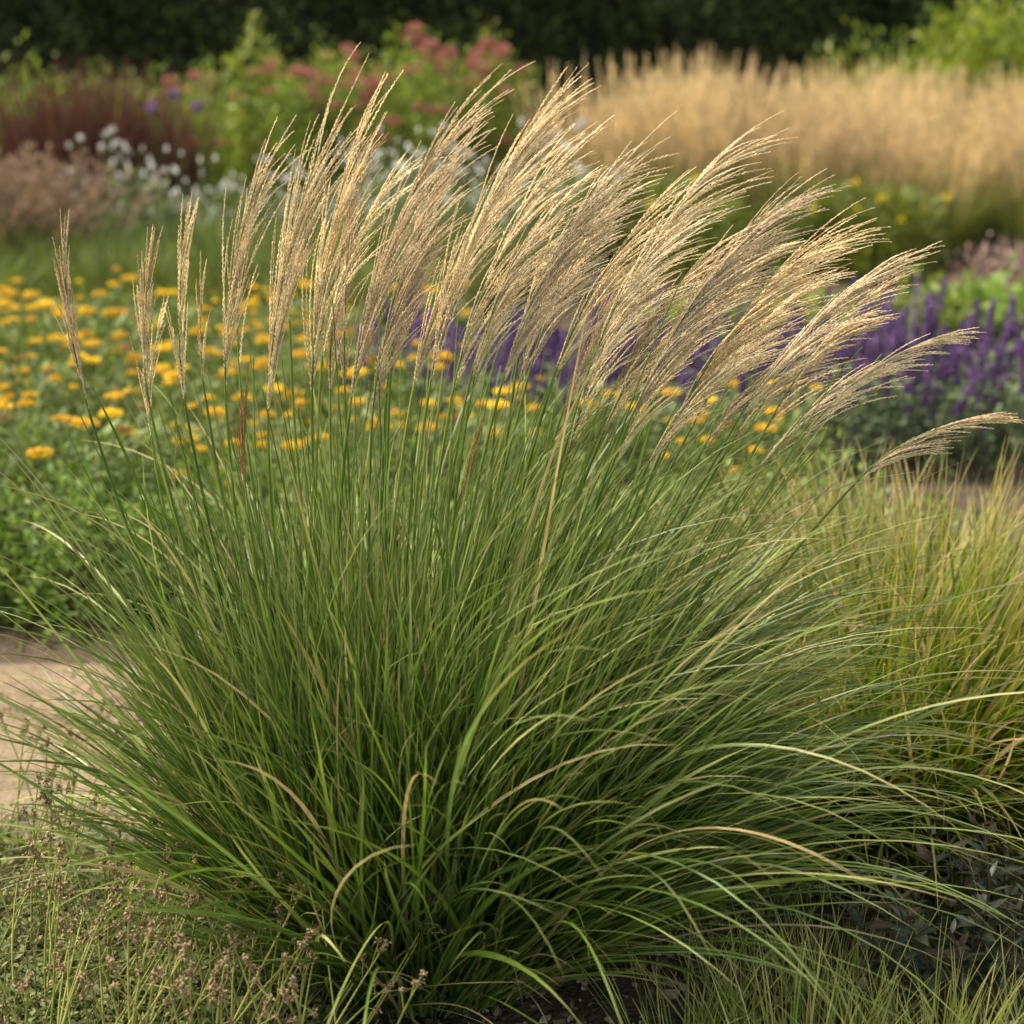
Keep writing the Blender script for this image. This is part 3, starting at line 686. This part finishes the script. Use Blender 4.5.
for j, yy in enumerate(np.arange(15.2, 19.6, .62)):
    x0 = gx(585 + 10 * j, yy)
    for xx in np.arange(x0, .262 * yy + .4, .68):
        spots.append((xx + (.3 if j % 2 else 0) + random.uniform(-.12, .12), yy + random.uniform(-.12, .12)))
place(rp_, [(x, y, random.uniform(-.4, .4), random.uniform(.84, 1.12) * (.95 if x < gx(750, y) else .88)) for x, y in spots])
print("reeds", len(spots))

# yellow daisies in front of the reeds
daisy_leaf = plant_mat("leaf_daisy", [(0, (.08, .11, .022)), (1, (.20, .22, .05))], trans=.3)
dy = plant_mat("petal_lemon", [(0, (.75, .55, .02)), (1, (.9, .75, .06))], trans=.2)
def daisy(h, nf):
    t = thing("yellow_daisy_plant", (0, 0, 0), "bushy green plant with a few bright yellow flowers before the buff reeds", "flowering plant", "yellow flowered plants before the buff reeds")
    mb = MB(); n = 700; a = U(0, 6.3, n); z = U(0, 1, n) * h * .95; r = .27 * np.sqrt(U(0, 1, n)) * (1.1 - .4 * z / h)
    leaves(mb, np.stack([r * np.cos(a), r * np.sin(a), z], 1), np.stack([np.cos(a) * .6, np.sin(a) * .6, U(.4, 1.4, n)], 1), U(.06, .12, n), U(.014, .03, n), U(0, 1, n))
    mb.build("foliage", daisy_leaf, t)
    for k in range(nf):
        a = random.uniform(0, 6.3); r = random.uniform(.05, .25); c = np.array([r * math.cos(a), r * math.sin(a) - .05, h * random.uniform(.7, 1.08)])
        m = 12; an = np.arange(m) * 2 * np.pi / m; D = np.stack([np.cos(an), np.full(m, -.35), np.sin(an) * .8 + .3], 1); mb = MB()
        leaves(mb, np.repeat(c[None], m, 0), D, .042, .018, U(0, 1, m)); mb.build("flower", dy, t)
    return t
dp = [daisy(.68, 3), daisy(.56, 2), daisy(.6, 1)]
place(dp, [(gx(px, 14.2), 14.2 + random.uniform(-.3, .3), 0 if i % 2 else .3, random.uniform(.85, 1.1)) for i, px in enumerate((815, 842, 868, 892, 770, 700, 655))])

# ================================================================== left background planting
soft_green = plant_mat("leaf_soft", [(0, (.075, .10, .022)), (.5, (.125, .16, .038)), (1, (.20, .23, .07))], trans=.3, rough=.65, noise_scale=6)
tp = [tussock("soft_green_tussock", "fine leaved mid green mound beyond the golden flowers on the left", "garden plant", "fine green mounds beyond the golden flowers", soft_green, 900, .18, (.30, .70), R(60), (.2, 1.6), .05, (.008, .018), seg=6) for _ in range(3)]
spots = []
for j, yy in enumerate((10.95, 11.5, 12.1, 12.7)):
    for xx in np.arange(-.257 * yy - .3, gx(430, yy), .48): spots.append((xx + (.24 if j % 2 else 0) + random.uniform(-.08, .08), yy + random.uniform(-.1, .1)))
place(tp, [(x, y, random.uniform(0, 6), random.uniform(.65, 1.2)) for x, y in spots])

# white flowers on thin stems
gleaf = plant_mat("leaf_gaura", [(0, (.10, .14, .05)), (1, (.22, .27, .11))], trans=.3)
white = plant_mat("petal_white", [(0, (.62, .58, .58)), (1, (.80, .78, .76))], trans=.3, rough=.5)
def gaura(h, nf):
    t = thing("white_gaura", (0, 0, 0), "airy plant with small white flowers on thin stems at the back", "flowering plant", "white flowered plants in the far bed")
    mb = MB(); n = 300; a = U(0, 6.3, n); z = U(0, 1, n) ** 1.3 * h * .8; r = .3 * np.sqrt(U(0, 1, n))
    leaves(mb, np.stack([r * np.cos(a), r * np.sin(a), z], 1), np.stack([np.cos(a) * .5, np.sin(a) * .5, U(.4, 1.4, n)], 1), U(.05, .09, n), U(.012, .02, n), U(0, 1, n))
    m = nf; a = U(0, 6.3, m); r = .34 * np.sqrt(U(0, 1, m)); tip = np.stack([r * np.cos(a), r * np.sin(a), h * U(.6, 1.1, m)], 1)
    u = np.linspace(0, 1, 6)
    for k in range(m):
        P0 = np.array([tip[k, 0] * .3, tip[k, 1] * .3, .0]); C1 = np.array([tip[k, 0] * .4, tip[k, 1] * .4, tip[k, 2] * .6])
        tubes(mb, bez(P0, C1, tip[k], u)[None], bezt(P0, C1, tip[k], u)[None], np.full((1, 6), .0022), [.6], 4)
    mb.build("foliage", gleaf, t)
    for k in range(m):
        q_ = 6; an = np.arange(q_) * 1.05 + random.random() * 6; fb = MB()
        for c in (tip[k],):
            leaves(fb, np.repeat(c[None], q_, 0), np.stack([np.cos(an), np.full(q_, -.3) , np.sin(an)], 1), .027, .020, U(0, 1, q_))
        fb.build("flower", white, t)
    return t
gp = [gaura(.92, 16), gaura(.82, 13), gaura(.97, 17)]
spots = [(gx(px, yy), yy) for px, yy in ((120, 13.6), (140, 13.3), (165, 13.5), (150, 13.8), (190, 13.4), (215, 13.2), (235, 13.6), (262, 13.3), (285, 13.7), (310, 13.4), (335, 13.2), (355, 13.7), (380, 13.4), (402, 13.2), (425, 13.6),
        (450, 13.3), (475, 13.6), (500, 13.2), (525, 13.5), (550, 13.3), (575, 13.6), (365, 14.1), (390, 14.2), (415, 14.1), (440, 14.2), (350, 13.0), (410, 12.9), (460, 12.9), (490, 14.0), (540, 14.0))]
place(gp, [(x, y, random.uniform(0, 6), random.uniform(.8, 1.1)) for x, y in spots])

# dark purple grass
dred = plant_mat("blade_maroon", [(0, (.018, .007, .007)), (.6, (.048, .016, .015)), (1, (.11, .042, .03))], tip=(.16, .075, .05), tip_from=.6, trans=.25, rough=.5)
dg = [tussock("maroon_grass", "tall dark maroon grass clump at the left in front of the hedge", "ornamental grass", "dark maroon grasses at the back left", dred, 420, .15, (.8, 1.5), R(20), (.0, .6), .05, (.010, .018), seg=8) for _ in range(2)]
place(dg, [(gx(px, 14.6), 14.6 + dy_, 0 if k % 2 else 1.5, s) for k, (px, dy_, s) in enumerate(((66, .1, .9), (88, -.2, 1.16), (108, .1, 1.1), (150, -.1, 1.1), (178, -.3, .9), (100, -.5, .85)))])
# pinkish beige soft grass in front of it, far left
beige = plant_mat("plume_beige", [(0, (.28, .17, .12)), (.6, (.46, .33, .24)), (1, (.6, .47, .36))], trans=.35, rough=.7)
olive = plant_mat("leaf_olive", [(0, (.06, .075, .03)), (1, (.15, .16, .07))], trans=.25)
def fluffy():
    t = tussock("beige_plumed_grass", "low arching grass with soft pinkish beige plumes at the left edge", "ornamental grass", "pinkish beige grasses at the left edge", olive, 420, .18, (.5, .85), R(45), (.2, 1.0), .1, (.007, .012), seg=6)
    n = 70; a, D = radial(n, U(.1, .75, n)); b = np.stack([.1 * np.cos(a), .1 * np.sin(a), 0 * a], 1)
    pts, tan = grow(b, D, U(.75, 1.0, n), 10, U(.2, .9, n), (.2, 0, 0), 1.3, .04); mb = MB()
    tubes(mb, pts, tan, np.full((n, 11), .0018), U(0, .5, n), 4)
    for i in (7, 8, 9, 10):
        for _ in range(5): spikelets(mb, pts[:, i] + rng.normal(0, .01, (n, 3)), tan[:, i] + rng.normal(0, .35, (n, 3)), .045, .010, U(0, 1, n))
    mb.build("plumes", beige, t, smooth=False); return t
fp = [fluffy(), fluffy()]
place(fp, [(gx(px, 12.9), 12.9 + d, 0, 1) for px, d in ((-20, 0), (8, .3), (34, -.1), (62, .2), (-38, .3))])

# flowering shrubs: fresh green with dusty pink heads
sh_leaf = plant_mat("leaf_shrub", [(0, (.09, .14, .025)), (.5, (.19, .25, .045)), (1, (.33, .37, .08))], trans=.35, rough=.55, noise_scale=4)
pink = plant_mat("petal_pink", [(0, (.34, .09, .085)), (.5, (.52, .18, .16)), (1, (.62, .30, .25))], trans=.2, rough=.7)
def pinkshrub(i, px, Yc, rx, h, label, nf):
    t = mound("pink_flowered_shrub", label, "shrub", None, sh_leaf, 9500, rx * 1.08, h * .95, .055, .5, loc=(gx(px, Yc), Yc, 0), smat=stem_dark, lump=.07)
    for k in range(int(nf * 1.7)):
        a = random.uniform(0, 6.3); rr = rx * math.sqrt(random.random()) * .95; zz = h * .95 * math.sqrt(max(0, 1 - (rr / rx) ** 2)) * random.uniform(.98, 1.1)
        c = np.array([rr * math.cos(a), rr * math.sin(a), max(zz, .8)]); q_ = 60; d = sph(q_) * np.array([1, 1, .45]); mb = MB()
        spikelets(mb, c + d * .05, d + np.array([0, 0, .3]), .028, .020, U(0, 1, q_)); mb.build("flower_head", pink, t, smooth=False)
for i, a in enumerate(((215, 17.6, .62, 1.38, "low pink headed green shrub beside the dark maroon grass", 12), (290, 17.4, .62, 1.48, "pink headed green shrub left of the middle of the back row", 14),
                       (355, 17.7, .60, 1.55, "green shrub with dusty pink heads third from the left in the back row", 18), (425, 17.4, .62, 1.68, "green shrub with many dusty pink heads near the middle of the back row", 24),
                       (492, 17.9, .56, 1.62, "pink headed shrub at the right end of the row before the buff reeds", 22))):
    pinkshrub(i, *a)
# one taller leafy shoot sticking out of the row
t = thing("tall_leafy_shoot", (gx(262, 16.7), 16.7, 0), "tall pale green leafy shoot standing above the pink headed shrubs", "garden plant")
pts, tan = grow(np.zeros((3, 3)), np.array([[.02, 0, 1.], [.1, 0, 1], [-.08, 0, 1]]), np.array([1.8, 1.6, 1.5]), 12, np.zeros(3), (0, 0, 0), 1, .02)
mb = MB(); tubes(mb, pts, tan, np.linspace(.008, .004, 13)[None].repeat(3, 0), np.zeros(3), 5); mb.build("stem", yar_stem, t); mb = MB()
n = 260; k = rng.integers(0, 3, n); i = rng.integers(5, 13, n); leaves(mb, pts[k, i] + rng.normal(0, .02, (n, 3)), rng.normal(0, 1, (n, 3)) + np.array([0, 0, .4]), .13, .04, U(.5, 1, n)); mb.build("leaves", sh_leaf, t)
# yellow-green shrub patch behind the maroon grass, far left
for i, (px, Yc, rx, h, lb) in enumerate(((-5, 18.6, .75, 1.35, "yellow green shrub at the far left edge in front of the hedge"), (60, 19.0, .7, 1.25, "yellow green shrub showing behind the left of the maroon grass"),
                                         (140, 18.8, .7, 1.28, "yellow green shrub showing behind the right of the maroon grass"))):
    mound("yellow_green_shrub", lb, "shrub", None, sh_leaf, 2600, rx, h, .085, .45, loc=(gx(px, Yc), Yc, 0), smat=stem_dark)
# violet pompoms
vio = plant_mat("petal_violet", [(0, (.20, .10, .26)), (1, (.40, .24, .48))], trans=.2)
for i, (px, py, lb) in enumerate(((174, 95, "bright violet round flower above the white flowers"), (152, 108, "dull violet round flower left of the brighter one"), (198, 106, "small violet flower right of the brighter one"))):
    c = at(px, py, 13.9); t = thing("violet_pompom_flower", (c[0], 13.9, 0), lb, "flower"); u = np.linspace(0, 1, 8); z = c[2]
    P0, C1, P2 = np.zeros(3), np.array([.03, 0, z * .5]), np.array([0, 0, z]); mb = MB()
    tubes(mb, bez(P0, C1, P2, u)[None], bezt(P0, C1, P2, u)[None], np.full((1, 8), .003), [.3], 5); mb.build("stem", yar_stem, t)
    q_ = 160; d = sph(q_); mb = MB(); spikelets(mb, P2 + d * .016, d, .026, .014, U(0, 1, q_)); mb.build("flower_head", vio, t, smooth=False)

# ================================================================== hedge and bright shrub
hedge_m = plant_mat("leaf_hedge", [(0, (.028, .042, .013)), (.6, (.065, .090, .025)), (1, (.13, .16, .045))], trans=.15, rough=.6, noise_scale=1.4, noise_amt=.45)
ht = thing("hedge", (0, 23.4, 0), "tall dark green clipped hedge closing the whole background", "hedge")
mb = MB(); n = 60000; x = U(-10, 10, n); z = U(0, 1, n) ** .8 * 3.4; lump = .16 * np.sin(x * 2.3 + np.sin(z * 3)) + .12 * np.sin(z * 4.1 + x * 1.1) + .08 * np.sin(x * 7.1 + z * 5)
y = lump + np.abs(rng.normal(0, .16, n)); top = rng.random(n) < .12; z[top] = 3.35 + rng.normal(0, .05, top.sum()); y[top] = U(0, 1.3, top.sum())
leaves(mb, np.stack([x, y, z], 1), np.stack([rng.normal(0, .6, n), -np.abs(rng.normal(.5, .4, n)), rng.normal(.3, .6, n)], 1), U(.05, .11, n), U(.03, .055, n), U(0, 1, n))
mb.build("foliage", hedge_m, ht)
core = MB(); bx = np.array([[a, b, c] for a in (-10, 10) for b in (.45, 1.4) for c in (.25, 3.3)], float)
core.add(bx, [[0, 1, 3, 2], [4, 6, 7, 5], [0, 4, 5, 1], [2, 3, 7, 6], [1, 5, 7, 3], [0, 2, 6, 4]]); core.build("dark_core", plant_mat("hedge_core_dark", [(0, (.012, .012, .008)), (1, (.02, .02, .012))], trans=0, rough=.9), ht, smooth=False)  # solid near-black box added as the hedge's shaded interior, no modelled twigs
mb = MB(); n = 34; x = np.linspace(-9.7, 9.7, n); pts, tan = grow(np.stack([x, np.full(n, .8), np.zeros(n)], 1), np.stack([rng.normal(0, .1, n), rng.normal(0, .1, n), np.ones(n)], 1), .6, 4, 0, (0, 0, 0), 1, .05)
tubes(mb, pts, tan, np.full((n, 5), .04), U(0, 1, n), 6); mb.build("trunks", stem_dark, ht)

brt = plant_mat("leaf_bright", [(0, (.10, .15, .022)), (.5, (.19, .26, .038)), (1, (.34, .40, .08))], trans=.4, rough=.5, noise_scale=2.2, noise_amt=.3)
BX, BY = gx(958, 20.8), 20.8
t = thing("bright_green_shrub", (BX, BY, 0), "large rounded bright green shrub at the upper right in front of the hedge", "shrub")
# limbs with leafy shoots
n = 46; a, D = radial(n, U(.05, .95, n)); pts, tan = grow(np.stack([.1 * np.cos(a), .1 * np.sin(a), 0 * a], 1), D, U(1.3, 1.95, n), 10, U(-.3, .3, n), (0, 0, 0), 1, .08)
pts[..., :2] *= 1.12; mb = MB(); tubes(mb, pts, tan, np.linspace(.025, .006, 11)[None].repeat(n, 0), U(0, 1, n), 5); mb.build("branches", stem_dark, t)
mb = MB(); m = 15000; k = rng.integers(0, n, m); i = rng.integers(3, 11, m); C = pts[k, i] + rng.normal(0, .13, (m, 3)); sh = .9 * rng.integers(0, 2, m)
leaves(mb, C, tan[k, i] * .9 + rng.normal(0, .5, (m, 3)), U(.09, .16, m), U(.03, .05, m), U(0, 1, m)); mb.build("foliage", brt, t)
